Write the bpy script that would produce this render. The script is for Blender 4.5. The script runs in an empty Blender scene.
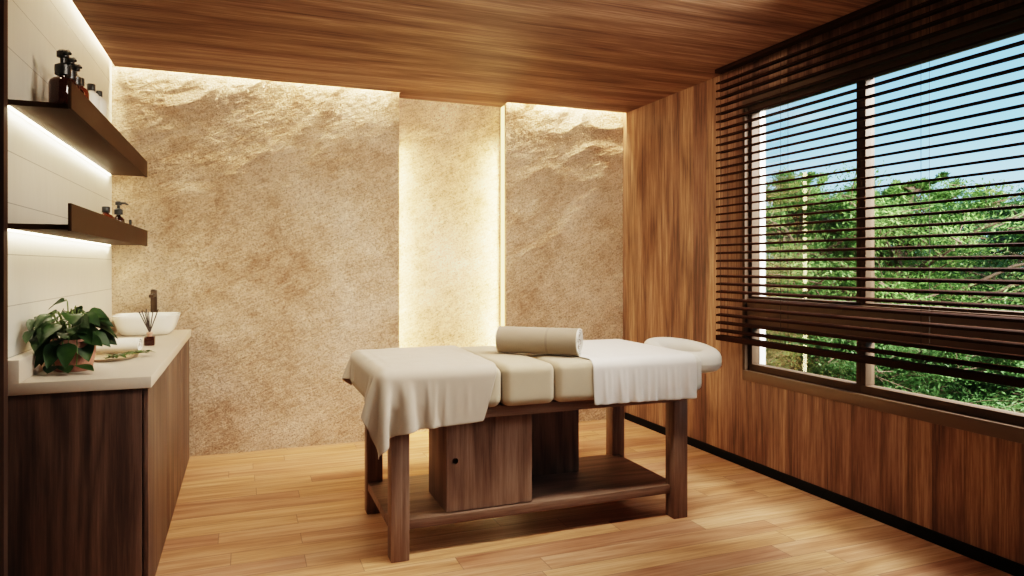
import bpy, bmesh, math, random
import numpy as np
from mathutils import Vector, Matrix
random.seed(7); np.random.seed(7)
C = bpy.context.scene.collection
PI = math.pi

# ------------------------------------------------------------------ helpers
class MB:
    def __init__(s): s.v = []; s.f = []
    def add(s, vs, fs):
        n = len(s.v); s.v += [tuple(v) for v in vs]; s.f += [tuple(i+n for i in f) for f in fs]; return s
    def from_bm(s, bm):
        bm.verts.index_update()
        s.add([tuple(v.co) for v in bm.verts], [[v.index for v in f.verts] for f in bm.faces]); bm.free(); return s
    def box(s, x0, x1, y0, y1, z0, z1, bev=0.0, seg=2):
        bm = bmesh.new(); bmesh.ops.create_cube(bm, size=1)
        for v in bm.verts:
            v.co = Vector((x0 if v.co.x < 0 else x1, y0 if v.co.y < 0 else y1, z0 if v.co.z < 0 else z1))
        if bev > 0: bmesh.ops.bevel(bm, geom=bm.edges[:], offset=bev, segments=seg, profile=.5, affect='EDGES')
        return s.from_bm(bm)
    def lathe(s, prof, cx, cy, cz, n=28, cap=True):
        vs = []; fs = []
        for r, z in prof:
            for i in range(n):
                a = 2*PI*i/n; vs.append((cx+r*math.cos(a), cy+r*math.sin(a), cz+z))
        for k in range(len(prof)-1):
            for i in range(n):
                j = (i+1) % n; fs.append((k*n+i, k*n+j, (k+1)*n+j, (k+1)*n+i))
        if cap:
            fs.append(tuple(range(n-1, -1, -1))); fs.append(tuple((len(prof)-1)*n+i for i in range(n)))
        return s.add(vs, fs)
    def tube(s, pts, r, n=8, cap=True):
        pts = [Vector(p) for p in pts]; vs = []; fs = []
        rs = r if isinstance(r, (list, tuple)) else [r]*len(pts)
        up = Vector((0, 0, 1))
        for i, p in enumerate(pts):
            t = (pts[min(i+1, len(pts)-1)]-pts[max(i-1, 0)]).normalized()
            a = t.cross(up)
            if a.length < 1e-3: a = t.cross(Vector((1, 0, 0)))
            a.normalize(); b = t.cross(a)
            for k in range(n):
                q = 2*PI*k/n; vs.append(p+(a*math.cos(q)+b*math.sin(q))*rs[i])
        for i in range(len(pts)-1):
            for k in range(n):
                j = (k+1) % n; fs.append((i*n+k, i*n+j, (i+1)*n+j, (i+1)*n+k))
        if cap:
            fs.append(tuple(range(n-1, -1, -1))); fs.append(tuple((len(pts)-1)*n+k for k in range(n)))
        return s.add(vs, fs)
    def grid(s, P):                                   # P: (n,m,3) array
        n, m = P.shape[:2]
        return s.add(P.reshape(-1, 3).tolist(),
                     [(i*m+j, i*m+j+1, (i+1)*m+j+1, (i+1)*m+j) for i in range(n-1) for j in range(m-1)])
    def build(s, name, mat, parent=None, smooth=True, angle=40, recalc=True):
        me = bpy.data.meshes.new(name)
        o = bpy.data.objects.new(name, me); C.objects.link(o)
        off = Vector((0, 0, 0)); p = parent
        while p is not None: off += p.location; p = p.parent
        me.from_pydata([(v[0]-off.x, v[1]-off.y, v[2]-off.z) for v in s.v], [], s.f)
        if recalc:
            bm = bmesh.new(); bm.from_mesh(me); bmesh.ops.recalc_face_normals(bm, faces=bm.faces[:]); bm.to_mesh(me); bm.free()
        if smooth:
            me.polygons.foreach_set('use_smooth', [True]*len(me.polygons))
            if angle < 179: me.set_sharp_from_angle(angle=math.radians(angle))
        me.materials.append(mat)
        if parent: o.parent = parent
        return o

def tag(o, label=None, cat=None, group=None, kind=None):
    for k, v in (('label', label), ('category', cat), ('group', group), ('kind', kind)):
        if v: o[k] = v
    return o
def thing(name, loc, label, cat, group=None):
    o = bpy.data.objects.new(name, None); o.location = loc; o.empty_display_size = .05; C.objects.link(o)
    return tag(o, label, cat, group)
def struct(name, mb, m, **k): return tag(mb.build(name, m, **k), kind='structure')
def solo(name, mb, m, base, label, cat, group=None, **k):           # a thing that is one mesh, origin at its base
    mb.v = [(v[0]-base[0], v[1]-base[1], v[2]-base[2]) for v in mb.v]
    o = mb.build(name, m, **k); o.location = base; return tag(o, label, cat, group)
def dup(root, loc, label=None, rotz=0, sc=1, group=None, cat=None):
    r = root.copy(); C.objects.link(r); r.location = loc; r.rotation_euler = (0, 0, rotz); r.scale = (sc, sc, sc)
    if label: r['label'] = label
    if group: r['group'] = group
    for ch in list(root.children):
        c = ch.copy(); C.objects.link(c); c.parent = r
        for g in ch.children:
            d = g.copy(); C.objects.link(d); d.parent = c
    return r

# ------------------------------------------------------------------ materials
class NT:
    def __init__(s, name):
        s.m = bpy.data.materials.new(name); s.m.use_nodes = True; s.t = s.m.node_tree; s.t.nodes.clear()
        s.out = s.n('ShaderNodeOutputMaterial')
    def n(s, typ, **kw):
        nd = s.t.nodes.new(typ)
        for k, v in kw.items(): setattr(nd, k, v)
        return nd
    def l(s, a, b): s.t.links.new(a, b)
    def val(s, sock, v):
        if hasattr(v, 'links'): s.l(v, sock)
        else: sock.default_value = v
    def math(s, op, a, b=0.0, c=None):
        nd = s.n('ShaderNodeMath', operation=op); s.val(nd.inputs[0], a); s.val(nd.inputs[1], b)
        if c is not None: s.val(nd.inputs[2], c)
        return nd.outputs[0]
    def xyz(s, x, y, z):
        nd = s.n('ShaderNodeCombineXYZ')
        for i, v in enumerate((x, y, z)): s.val(nd.inputs[i], v)
        return nd.outputs[0]
    def noise(s, vec, scale, detail=4, rough=.55, dist=0.0):
        nd = s.n('ShaderNodeTexNoise'); s.l(vec, nd.inputs['Vector'])
        nd.inputs['Scale'].default_value = scale; nd.inputs['Detail'].default_value = detail
        nd.inputs['Roughness'].default_value = rough; nd.inputs['Distortion'].default_value = dist
        return nd.outputs['Fac']
    def ramp(s, fac, stops, interp='LINEAR'):
        nd = s.n('ShaderNodeValToRGB'); cr = nd.color_ramp; cr.interpolation = interp
        while len(cr.elements) < len(stops): cr.elements.new(.5)
        for e, (p, c) in zip(cr.elements, stops): e.position = p; e.color = (c[0], c[1], c[2], 1)
        s.l(fac, nd.inputs[0]); return nd.outputs[0]
    def mix(s, fac, a, b, blend='MIX'):
        nd = s.n('ShaderNodeMix', data_type='RGBA', blend_type=blend)
        s.val(nd.inputs[0], fac)
        for i, v in ((6, a), (7, b)):
            if hasattr(v, 'links'): s.l(v, nd.inputs[i])
            else: nd.inputs[i].default_value = (v[0], v[1], v[2], 1)
        return nd.outputs[2]
    def bump(s, h, strength=.3, dist=.01, normal=None):
        nd = s.n('ShaderNodeBump'); nd.inputs['Strength'].default_value = strength; nd.inputs['Distance'].default_value = dist
        s.l(h, nd.inputs['Height'])
        if normal is not None: s.l(normal, nd.inputs['Normal'])
        return nd.outputs[0]
    def bsdf(s, col, rough=.5, normal=None, **kw):
        b = s.n('ShaderNodeBsdfPrincipled')
        if hasattr(col, 'links'): s.l(col, b.inputs['Base Color'])
        else: b.inputs['Base Color'].default_value = (col[0], col[1], col[2], 1)
        s.val(b.inputs['Roughness'], rough)
        if normal is not None: s.l(normal, b.inputs['Normal'])
        for k, v in kw.items():
            sock = b.inputs[k.replace('_', ' ')]
            if isinstance(v, tuple): v = (v[0], v[1], v[2], 1)
            sock.default_value = v
        s.l(b.outputs[0], s.out.inputs[0]); return b
    def obj(s): return s.n('ShaderNodeTexCoord').outputs['Object']
    def rnd(s): return s.n('ShaderNodeObjectInfo').outputs['Random']

def sep(t, vec):
    nd = t.n('ShaderNodeSeparateXYZ'); t.l(vec, nd.inputs[0]); return nd.outputs

def wood(name, axis, stops, plank=None, rough=.45, bump=.25, var=.35, ring=16.0, fine=.42, gap=0.0, sat=1.0, spec=.4, sc=1.0, rw=.14, fs=85):
    """axis: grain direction; plank: (cross axis, width, board length or None)"""
    t = NT(name); co = t.obj(); X, Y, Z = sep(t, co); ax = {'x': X, 'y': Y, 'z': Z}
    g, a, b = [t.math('MULTIPLY', ax[k], sc) for k in [axis]+[q for q in 'xyz' if q != axis]]
    rn = t.math('MULTIPLY', t.rnd(), 37.0); pv = None; gapm = None
    if plank:
        c = t.math('DIVIDE', ax[plank[0]], plank[1]); idx = t.math('FLOOR', c); idl = 0.0
        fr = t.math('FRACT', c)
        if plank[2]:
            w1 = t.n('ShaderNodeTexWhiteNoise', noise_dimensions='1D'); t.l(idx, w1.inputs['W'])
            gl = t.math('ADD', t.math('DIVIDE', ax[axis], plank[2]), t.math('MULTIPLY', w1.outputs['Value'], 7.3)); idl = t.math('FLOOR', gl); fl = t.math('FRACT', gl)
        w2 = t.n('ShaderNodeTexWhiteNoise', noise_dimensions='2D'); t.l(t.xyz(idx, idl, 0.0), w2.inputs['Vector'])
        pv = w2.outputs['Value']; rn = t.math('ADD', rn, t.math('MULTIPLY', pv, 53.0))
        if gap > 0:
            gapm = t.math('LESS_THAN', t.math('MULTIPLY', t.math('MINIMUM', fr, t.math('SUBTRACT', 1.0, fr)), plank[1]), gap)
            if plank[2]:
                g2 = t.math('LESS_THAN', t.math('MULTIPLY', t.math('MINIMUM', fl, t.math('SUBTRACT', 1.0, fl)), plank[2]), gap)
                gapm = t.math('MAXIMUM', gapm, g2)
    P = t.xyz(t.math('MULTIPLY', g, .10), t.math('ADD', a, rn), b)
    low = t.noise(P, 3.2, 3, .5, .4)
    low2 = t.noise(t.xyz(t.math('MULTIPLY', g, .15), t.math('ADD', a, rn), b), 2.4, 2, .45, .2)
    r = t.math('ADD', t.math('MULTIPLY', t.math('ADD', a, b), .6), t.math('MULTIPLY', low2, 1.1))
    ringv = t.math('POWER', t.math('ADD', t.math('MULTIPLY', t.math('SINE', t.math('ADD', t.math('MULTIPLY', r, ring*4*PI), rn)), .5), .5), .6)
    mid = t.noise(t.xyz(t.math('MULTIPLY', g, .055), t.math('ADD', a, rn), b), 26, 4, .6)
    P2 = t.xyz(t.math('MULTIPLY', g, .045), t.math('ADD', a, rn), b)
    fn = t.noise(P2, fs, 4, .68)
    v = t.math('ADD', t.math('MULTIPLY', ringv, rw), t.math('ADD', t.math('MULTIPLY', low, .60-rw), t.math('MULTIPLY', mid, .50)))
    v = t.math('ADD', v, t.math('MULTIPLY', t.math('SUBTRACT', fn, .5), fine*2))
    col = t.ramp(v, stops)
    if pv is not None:
        k = t.math('ADD', 1.0-var*.5, t.math('MULTIPLY', pv, var)); kc = t.xyz(k, k, k)
        col = t.mix(1.0, col, kc, 'MULTIPLY')
        hs = t.n('ShaderNodeHueSaturation'); hs.inputs['Saturation'].default_value = sat
        t.l(t.math('ADD', .4925, t.math('MULTIPLY', pv, .015)), hs.inputs['Hue']); t.l(col, hs.inputs['Color']); col = hs.outputs[0]
    h = t.math('ADD', fn, t.math('MULTIPLY', mid, .5))
    if gapm is not None:
        col = t.mix(t.math('MULTIPLY', gapm, .55), col, (.05, .025, .012)); h = t.math('SUBTRACT', h, t.math('MULTIPLY', gapm, 1.2))
    t.bsdf(col, t.math('ADD', rough-.08, t.math('MULTIPLY', fn, .16)), t.bump(h, bump, .002), Specular_IOR_Level=spec)
    return t.m

def plain(name, col, rough=.5, noise=None, bump=0.0, **kw):
    t = NT(name); c = col; nrm = None
    if noise:
        f = t.noise(t.obj(), noise[0], 4); k = noise[1]
        c = t.mix(f, tuple(x*(1-k) for x in col), tuple(min(1, x*(1+k)) for x in col))
        if bump: nrm = t.bump(f, bump, .003)
    t.bsdf(c, rough, nrm, **kw); return t.m

def fabric(name, col, scale=420, bump=.35, rough=.9, var=.06, ends=None):
    t = NT(name); co = t.obj(); X, Y, Z = sep(t, co)
    wv = t.math('MULTIPLY', t.math('SINE', t.math('MULTIPLY', t.math('ADD', X, t.math('MULTIPLY', Z, .4)), scale*2.2)), t.math('SINE', t.math('MULTIPLY', t.math('ADD', Y, Z), scale*2.2)))
    f = t.noise(co, scale, 2); h = t.math('ADD', t.math('MULTIPLY', wv, .3), f); lo = t.noise(co, 9, 3)
    c = t.mix(lo, tuple(x*(1-var) for x in col), tuple(x*(1+var) for x in col))
    if ends:
        ab = t.math('ABSOLUTE', X); c = t.mix(t.math('GREATER_THAN', ab, ends[0]), c, ends[1])
        bd = t.math('LESS_THAN', t.math('ABSOLUTE', t.math('SUBTRACT', X, ends[2])), .006); c = t.mix(t.math('MULTIPLY', bd, .35), c, (.16, .13, .10))
    b = t.bsdf(c, rough, t.bump(h, bump, .0012), Specular_IOR_Level=.15); b.inputs['Sheen Weight'].default_value = .12
    return t.m

def emit(name, col, s):
    t = NT(name); e = t.n('ShaderNodeEmission'); e.inputs[0].default_value = (*col, 1); e.inputs[1].default_value = s
    t.l(e.outputs[0], t.out.inputs[0]); return t.m

def stone_mat(name='rough_sandstone', gain=1.0):
    t = NT(name); co = t.obj()
    big = t.noise(co, 1.6, 5, .6, .5); med = t.noise(co, 9, 6, .65, .3); grit = t.noise(co, 85, 5, .75)
    X, Y, Z = sep(t, co)
    st = t.noise(t.xyz(t.math('ADD', t.math('MULTIPLY', X, .5), t.math('MULTIPLY', Z, -.35)), Y, t.math('ADD', t.math('MULTIPLY', Z, 1.5), t.math('MULTIPLY', X, -.6))), 34, 6, .72, .5)
    v = t.math('ADD', t.math('ADD', t.math('MULTIPLY', big, .46), t.math('MULTIPLY', med, .30)), t.math('ADD', t.math('MULTIPLY', st, .36), t.math('MULTIPLY', grit, .25)))
    col = t.ramp(v, [(.53, STONE[0]), (.63, STONE[1]), (.71, STONE[2]), (.84, STONE[3])])
    sp = t.ramp(t.noise(co, 75, 4, .85), [(.34, (.34, .25, .17)), (.50, (1, 1, 1)), (.66, (1.12, 1.12, 1.1))])
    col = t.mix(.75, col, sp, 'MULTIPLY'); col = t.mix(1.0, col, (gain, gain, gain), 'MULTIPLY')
    n1 = t.bump(t.math('ADD', t.math('MULTIPLY', med, .5), st), .75, .03)
    n2 = t.bump(grit, .85, .012, n1)
    t.bsdf(col, .88, n2, Specular_IOR_Level=.2); return t.m
STONE = [(.40, .245, .142), (.585, .415, .275), (.71, .545, .39), (.86, .72, .57)]

W_TABLE = [(.28, (.085, .048, .033)), (.46, (.165, .100, .070)), (.62, (.245, .158, .114)), (.80, (.34, .235, .175))]
W_CAB = [(.30, (.032, .017, .012)), (.48, (.060, .033, .023)), (.62, (.098, .056, .039)), (.80, (.15, .09, .062))]
W_DOOR = [(.28, (.036, .019, .013)), (.46, (.072, .041, .029)), (.62, (.12, .073, .052)), (.80, (.20, .13, .095))]
W_WALL = [(.24, (.062, .032, .021)), (.44, (.138, .072, .045)), (.60, (.208, .112, .070)), (.82, (.33, .20, .13))]
W_CEIL = [(.26, (.070, .036, .025)), (.43, (.135, .075, .051)), (.59, (.205, .122, .085)), (.78, (.34, .225, .162))]
W_FLOOR = [(.28, (.27, .128, .060)), (.44, (.41, .212, .108)), (.58, (.53, .30, .168)), (.76, (.65, .42, .265))]
M = dict(
    stone=stone_mat(), stoneglow=stone_mat('sandstone_painted_glow', 1.5),  # second one: same stone, recess glow painted in as a lighter colour
    floor=wood('oak_floorboards', 'x', W_FLOOR, ('y', .135, 1.25), rough=.46, bump=.12, var=.25, ring=4, fine=.32, gap=.0016, spec=.45),
    ceil=wood('walnut_ceiling', 'x', W_CEIL, ('y', .74, None), rough=.62, bump=.1, var=.14, ring=2.2, fine=.44, sc=.75, rw=.20, spec=.2, fs=80),
    wall=wood('walnut_wall', 'z', W_WALL, ('y', .155, None), rough=.5, bump=.1, var=.46, ring=2.6, fine=.55, sat=1.0, sc=1.0, rw=.22, fs=70),
    tableX=wood('table_wood_lengthwise', 'x', W_TABLE, rough=.5, ring=5, fine=.28), tableY=wood('table_wood_crosswise', 'y', W_TABLE, rough=.5, ring=5),
    tableZ=wood('table_wood_upright', 'z', W_TABLE, rough=.5, ring=5, fine=.28),
    cabZ=wood('cabinet_wood', 'z', W_CAB, rough=.5, ring=4, fine=.28), doorZ=wood('cabinet_door_wood', 'z', W_DOOR, ('y', .085, None), var=.6, rough=.5, ring=5),
    pilaster=wood('dark_walnut_panel', 'z', [(p, tuple(q*.7 for q in c)) for p, c in W_CAB], rough=.55, ring=4, fine=.2, spec=.2),
    tile=None, counter=plain('pale_stone_worktop', (.57, .49, .40), .45, (70, .05)),
    shelf=plain('brown_laminate', (.050, .0265, .0115), .55, (60, .06), Specular_IOR_Level=.15),
    basin=plain('white_ceramic', (.80, .77, .70), .22), black=plain('matt_black_metal', (.02, .018, .016), .4),
    bronze=plain('dark_bronze_metal', (.07, .045, .028), .35, Metallic=.6),
    blackplastic=plain('black_plastic', (.012, .012, .012), .35), whiteplastic=plain('white_plastic', (.78, .76, .70), .4),
    baseboard=plain('black_baseboard', (.005, .0045, .004), .6, Specular_IOR_Level=.1),
    blind=plain('dark_brown_slat', (.026, .010, .0045), .8, (40, .15), Specular_IOR_Level=.05), cord=plain('dark_cord', (.03, .02, .015), .8),
    frame=plain('brown_window_metal', (.115, .072, .045), .5), frameShade=plain('shaded_window_metal', (.078, .049, .031), .6, Specular_IOR_Level=.2), render=plain('white_outer_render', (.85, .83, .80), .8),  # frame brown also in a darker copy, shade of jamb and sashes painted in
    beige=fabric('beige_upholstery', (.43, .36, .265)), cream=fabric('cream_upholstery', (.60, .56, .50)),
    clothb=fabric('greige_linen', (.46, .395, .325), 520, .3), clothw=fabric('white_linen', (.66, .625, .59), 520, .25),
    towel=fabric('taupe_terry', (.285, .235, .18), 300, .9, ends=(.2095, (.62, .58, .52), .055)), towelw=fabric('white_terry', (.82, .79, .73), 300, .8),
    pot=plain('pink_clay', (.42, .20, .14), .75, (90, .35), .6), soil=plain('dark_soil', (.03, .02, .012), .95, (60, .5), .8),
    stem=plain('green_stem', (.10, .15, .04), .6), reed=plain('dark_reed', (.05, .035, .03), .7), neck=plain('pink_neck', (.55, .33, .25), .5),
    traywood=plain('tray_wood', (.42, .31, .20), .5, (30, .2)), bark=plain('bark', (.11, .075, .05), .9, (30, .4), .6),
    stake=plain('yellow_bamboo', (.62, .42, .16), .6, (20, .2)),
    led=emit('warm_led', (1.0, .86, .58), 11.0), ledsoft=emit('warm_led_soft', (1.0, .72, .30), 2.6),
)
def tile_mat():
    t = NT('white_wall_tile'); co = t.obj(); X, Y, Z = sep(t, co)
    fr = t.math('FRACT', t.math('DIVIDE', t.math('SUBTRACT', Z, 1.151), .1916))
    j = t.math('LESS_THAN', t.math('MINIMUM', fr, t.math('SUBTRACT', 1.0, fr)), .008)
    n = t.noise(t.xyz(X, t.math('MULTIPLY', Y, 1.0), t.math('MULTIPLY', Z, .15)), 30, 3)
    c = t.mix(n, (.70, .66, .57), (.77, .73, .64)); c = t.mix(t.math('MULTIPLY', j, .7), c, (.22, .19, .15))
    h = t.math('SUBTRACT', t.math('MULTIPLY', n, .3), j)
    t.bsdf(c, .5, t.bump(h, .3, .003)); return t.m
M['tile'] = tile_mat()
def glass_amber(name, col, rough=.08):
    t = NT(name); t.bsdf(col, rough, None, Transmission_Weight=.55, IOR=1.45); return t.m
M['amber'] = glass_amber('amber_glass', (.22, .055, .022)); M['amberdark'] = glass_amber('dark_amber_glass', (.055, .016, .009))
def pane_mat():
    t = NT('window_glass'); tr = t.n('ShaderNodeBsdfTransparent'); tr.inputs[0].default_value = (.97, .985, .98, 1)
    gl = t.n('ShaderNodeBsdfGlossy'); gl.inputs['Roughness'].default_value = .02
    fz = t.n('ShaderNodeFresnel'); fz.inputs[0].default_value = 1.35; mx = t.n('ShaderNodeMixShader')
    t.l(t.math('MULTIPLY', fz.outputs[0], .22), mx.inputs[0]); t.l(tr.outputs[0], mx.inputs[1]); t.l(gl.outputs[0], mx.inputs[2]); t.l(mx.outputs[0], t.out.inputs[0])
    return t.m
M['glass'] = pane_mat()
def leaf_mat(name, c0, c1, c2, rough=.4, trans=.25, scale=3.0):
    t = NT(name); f = t.noise(t.obj(), scale, 3, .6); col = t.ramp(f, [(.3, c0), (.5, c1), (.72, c2)])
    b = t.bsdf(col, rough, None, Specular_IOR_Level=.35)
    tl = t.n('ShaderNodeBsdfTranslucent'); t.l(col, tl.inputs[0]); mx = t.n('ShaderNodeMixShader'); mx.inputs[0].default_value = trans
    t.l(b.outputs[0], mx.inputs[1]); t.l(tl.outputs[0], mx.inputs[2]); t.l(mx.outputs[0], t.out.inputs[0]); return t.m
M['leaf'] = leaf_mat('pothos_leaf', (.008, .022, .006), (.020, .050, .012), (.050, .095, .022), .5, .08, 9)
M['sprig'] = leaf_mat('sprig_leaf', (.03, .06, .01), (.07, .13, .03), (.14, .20, .05), .45, .15, 20)
M['tree'] = leaf_mat('tree_leaf', (.05, .11, .03), (.12, .225, .06), (.25, .36, .13), .5, .3, 1.6)
M['tree2'] = leaf_mat('tree_leaf_dark', (.03, .07, .022), (.065, .14, .042), (.14, .235, .08), .5, .3, 1.6)
M['grass'] = plain('ground_earth', (.16, .15, .06), .95, (1.5, .5), .5)

# ------------------------------------------------------------------ fractal noise for the split-face stone
def vnoise(x, y, seed):
    xi = np.floor(x).astype(int); yi = np.floor(y).astype(int); xf = x-xi; yf = y-yi
    u = xf*xf*xf*(xf*(xf*6-15)+10); v = yf*yf*yf*(yf*(yf*6-15)+10)
    def h(a, b):
        n = (a*374761393+b*668265263+seed*1442695041) & 0x7fffffff
        n = ((n ^ (n >> 13))*1274126177) & 0x7fffffff
        return ((n ^ (n >> 16)) & 0xffff)/65535.0
    a = h(xi, yi); b = h(xi+1, yi); c = h(xi, yi+1); d = h(xi+1, yi+1)
    return a+(b-a)*u+(c-a)*v+(a-b-c+d)*u*v
def fbm(x, y, seed, oc=5, g=.5):
    s = 0; a = 1; t = 0
    for k in range(oc): s = s+a*vnoise(x*2**k, y*2**k, seed+k*17); t += a; a *= g
    return s/t
def stone_panel(name, x0, x1, yf, yb, z0, z1, seed, amp=.040, mat='stone'):
    nx = int((x1-x0)/.0085); nz = int((z1-z0)/.0085)
    xs = np.linspace(x0, x1, nx); zs = np.linspace(z0, z1, nz); X, Z = np.meshgrid(xs, zs)
    wx = X+.25*fbm(X*1.5, Z*1.5, seed+5, 3); wz = Z+.25*fbm(X*1.5+9, Z*1.5, seed+8, 3)
    ca, sa = math.cos(.55), math.sin(.55); A = wx*ca+wz*sa; B = -wx*sa+wz*ca
    h = .22*fbm(A*1.2, B*2.6, seed, 3)
    rd = 1-np.abs(2*fbm(A*1.1+4, B*2.0, seed+30, 3)-1); h += .26*rd**5                       # flake ridges
    st = fbm(A*2.0+20, B*3.4+7, seed+40, 2)*5; h += .07*(np.floor(st)+np.clip((st-np.floor(st))*4, 0, 1))/5*1.6
    h += .34*fbm(A*5, B*9, seed+50, 4, .6)+.16*fbm(X*28, Z*30, seed+60, 3, .6)
    h = h-h.mean(); Y = yf-h*amp
    e = np.minimum(np.minimum(X-x0, x1-X), .03)/.03; Y = yf+(Y-yf)*(.25+.75*e)
    mb = MB(); P = np.stack([X, Y, Z], -1); mb.grid(P)
    for col, xx in ((0, x0), (nx-1, x1)):
        q = np.stack([P[:, col], np.stack([np.full(nz, xx), np.full(nz, yb), zs], -1)], 1); mb.grid(q)
    return tag(mb.build(name, M[mat], angle=180, recalc=False), kind='structure')

# ------------------------------------------------------------------ room shell
XL, XR, YB, H, HT = -.80, 3.02, 5.15, 2.60, 2.74
YF = -1.9; XO = -2.3                                                    # wall behind the camera, far left wall
struct('floor', MB().box(XO-.1, XR+.16, YF-.1, YB+.28, -.08, 0), M['floor'], smooth=False)
cm = MB().box(XL+.009, XR+.005, YF-.05, 5.13, H, H+.10).box(1.087, 1.945, 5.13, 5.34, H, H+.10).box(XO-.05, XL+.04, YF-.05, 2.985, H, H+.10)
struct('ceiling', cm, M['ceil'], smooth=False)
struct('roof_light_blocker', MB().box(XO-.1, XR+.16, YF-.1, YB+.28, HT, HT+.1), M['render'], smooth=False)  # unseen slab added to block outside light and close the coves
struct('wall_left', MB().box(XL-.12, XL-.016, 2.992, YB+.2, 0, HT), M['tile'], smooth=False)
struct('wall_left_return', MB().box(XO, XL-.001, 2.945, 2.992, 0, HT), M['pilaster'], smooth=False)
struct('wall_far_left', MB().box(XO-.1, XO, YF, 2.95, 0, HT), M['tile'], smooth=False)
struct('wall_front', MB().box(XO, XR+.2, YF-.1, YF, 0, HT), M['tile'], smooth=False)
# right wall around the window opening
WY0, WY1, WZ0, WZ1 = .20, 3.64, .575, 2.36
XE = XR+.125
wr = MB().box(XR, XE, YF, YB+.2, 0, WZ0).box(XR, XE, YF, YB+.2, WZ1, HT).box(XR, XE, YF, WY0, WZ0, WZ1).box(XR, XE, WY1, YB+.2, WZ0, WZ1)
struct('wall_right', wr, M['wall'], smooth=False)
struct('wall_right_outside', MB().box(XR+.09, XE+.01, WY1-.045, WY1+.03, WZ0, WZ1), M['render'], smooth=False)
stone_panel('wall_back', XL-.02, 1.087, YB+.030, YB+.16, 0, HT, 3)
stone_panel('wall_back_middle', 1.04, 1.99, YB+.16, YB+.20, 0, HT-.1, 21, .026, 'stoneglow')
stone_panel('wall_back_right', 1.947, XR+.02, YB+.030, YB+.16, 0, HT, 51)
struct('wall_back_outer', MB().box(XL-.12, XE, YB+.21, YB+.28, 0, HT), M['render'], smooth=False)
struct('baseboard_right', MB().box(XR-.012, XR+.01, YF, 5.13, 0, .056, .002), M['baseboard'])

# window: frame, transom, mullions, panes
win = bpy.data.objects.new('window_1', None); win.location = (XR, WY0, WZ0); C.objects.link(win); win['kind'] = 'structure'
fa = MB()
fx0, fx1 = XR-.004, XR+.035
fa.box(fx0, fx1, WY0-.02, WY1+.012, WZ0-.015, WZ0+.05, .003).box(fx0, fx1, WY0-.02, WY1+.012, WZ1-.02, WZ1+.02, .003)
MB().box(fx0, fx1, WY1-.012, WY1+.012, WZ0+.05, WZ1-.02, .003).build('window_jamb', M['frameShade'], win)
fa.box(fx0, fx1, WY0-.02, WY0+.03, WZ0+.05, WZ1-.02, .003)
fa.build('window_frame', M['frame'], win)
MY = [2.755, 1.05]
x0, x1 = XR+.03, XR+.095
def sash(y0, y1, z0, z1, w=.045, wt=.05):
    s = MB(); s.box(x0, x1, y0, y1, z0, z0+wt, .003).box(x0, x1, y0, y1, z1-wt, z1, .003).box(x0, x1, y0, y0+w, z0+wt, z1-wt, .003).box(x0, x1, y1-w, y1, z0+wt, z1-wt, .003)
    o = s.build('window_sash', M['frameShade'], win)
    MB().box(XR+.064, XR+.068, y0+w, y1-w, z0+wt, z1-wt).build('window_pane', M['glass'], o, smooth=False)
ys = [WY0+.025, MY[1], MY[0], WY1-.010]
for k in range(3):
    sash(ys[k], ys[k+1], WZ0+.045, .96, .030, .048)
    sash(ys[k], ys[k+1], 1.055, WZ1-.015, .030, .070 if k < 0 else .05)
MB().box(XR+.012, x1, WY0+.02, WY1-.012, .925, 1.09, .004).build('transom', M['frame'], win)

# ------------------------------------------------------------------ venetian blind
bx_, bhw = 2.925, .026
BY0, BY1 = .12, 3.772
bl = thing('venetian_blind', (bx_, (BY0+BY1)/2, 2.56), 'dark brown wooden venetian blind with level slats hanging across the window', 'blind')
MB().box(bx_-.03, bx_+.03, BY0-.01, BY1+.005, 2.572, 2.598, .003).build('headrail', M['blind'], bl)
sl = MB(); z = .883; k = 0
while z < 2.56:
    P = np.array([[(bx_+bhw*q*.93, yy, z+.0015*(1-q*q)+bhw*q*.12) for q in np.linspace(-1, 1, 7)] for yy in (BY0, BY1)])
    Q = P.copy(); Q[..., 2] -= .0110
    sl.grid(P); sl.grid(Q)
    for s_ in (0, 6): sl.grid(np.stack([P[:, s_], Q[:, s_]], 1))
    z += .0509; k += 1
sl.build('slat_panel', M['blind'], bl)
MB().box(bx_-.028, bx_+.028, BY0, BY1, .812, .846, .004).build('bottom_rail', M['blind'], bl)
for yy in (3.72, 3.177, 2.285, 1.35, .45):
    cd = MB()
    for dx in (-.027, .027): cd.tube([(bx_+dx, yy, .84), (bx_+dx, yy, 2.56)], .0012, 5)
    cd.build('ladder_cord', M['cord'], bl)

# ------------------------------------------------------------------ massage table
T0, T1, U0, U1 = .595, 2.135, 3.005, 3.725
mt = thing('massage_table', (1.365, 3.365, 0), 'wooden spa massage table with sectioned beige cushions, lower shelf and face cradle', 'massage table')
for (xa, ya) in ((T0, U0), (T1-.082, U0), (T0, U1-.082), (T1-.082, U1-.082)):
    MB().box(xa, xa+.082, ya, ya+.082, 0, .605, .004).build('leg', M['tableZ'], mt)
ap = MB().box(T0, T1, U0+.002, U0+.04, .603, .652, .003).box(T0, T1, U1-.04, U1-.002, .603, .652, .003).box(T0, T0+.04, U0+.04, U1-.04, .603, .652, .002).box(T1-.04, T1, U0+.04, U1-.04, .603, .652, .002).box(T0+.04, T1-.04, U0+.04, U1-.04, .63, .652)
ap.build('apron', M['tableX'], mt)
MB().box(T0+.005, T1-.035, U0+.038, U1-.045, .122, .166, .004).build('shelf', M['tableX'], mt)
cb = MB().box(.861, 1.286, 3.082, 3.39, .166, .60, .002).build('storage_box', M['tableZ'], mt)
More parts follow.
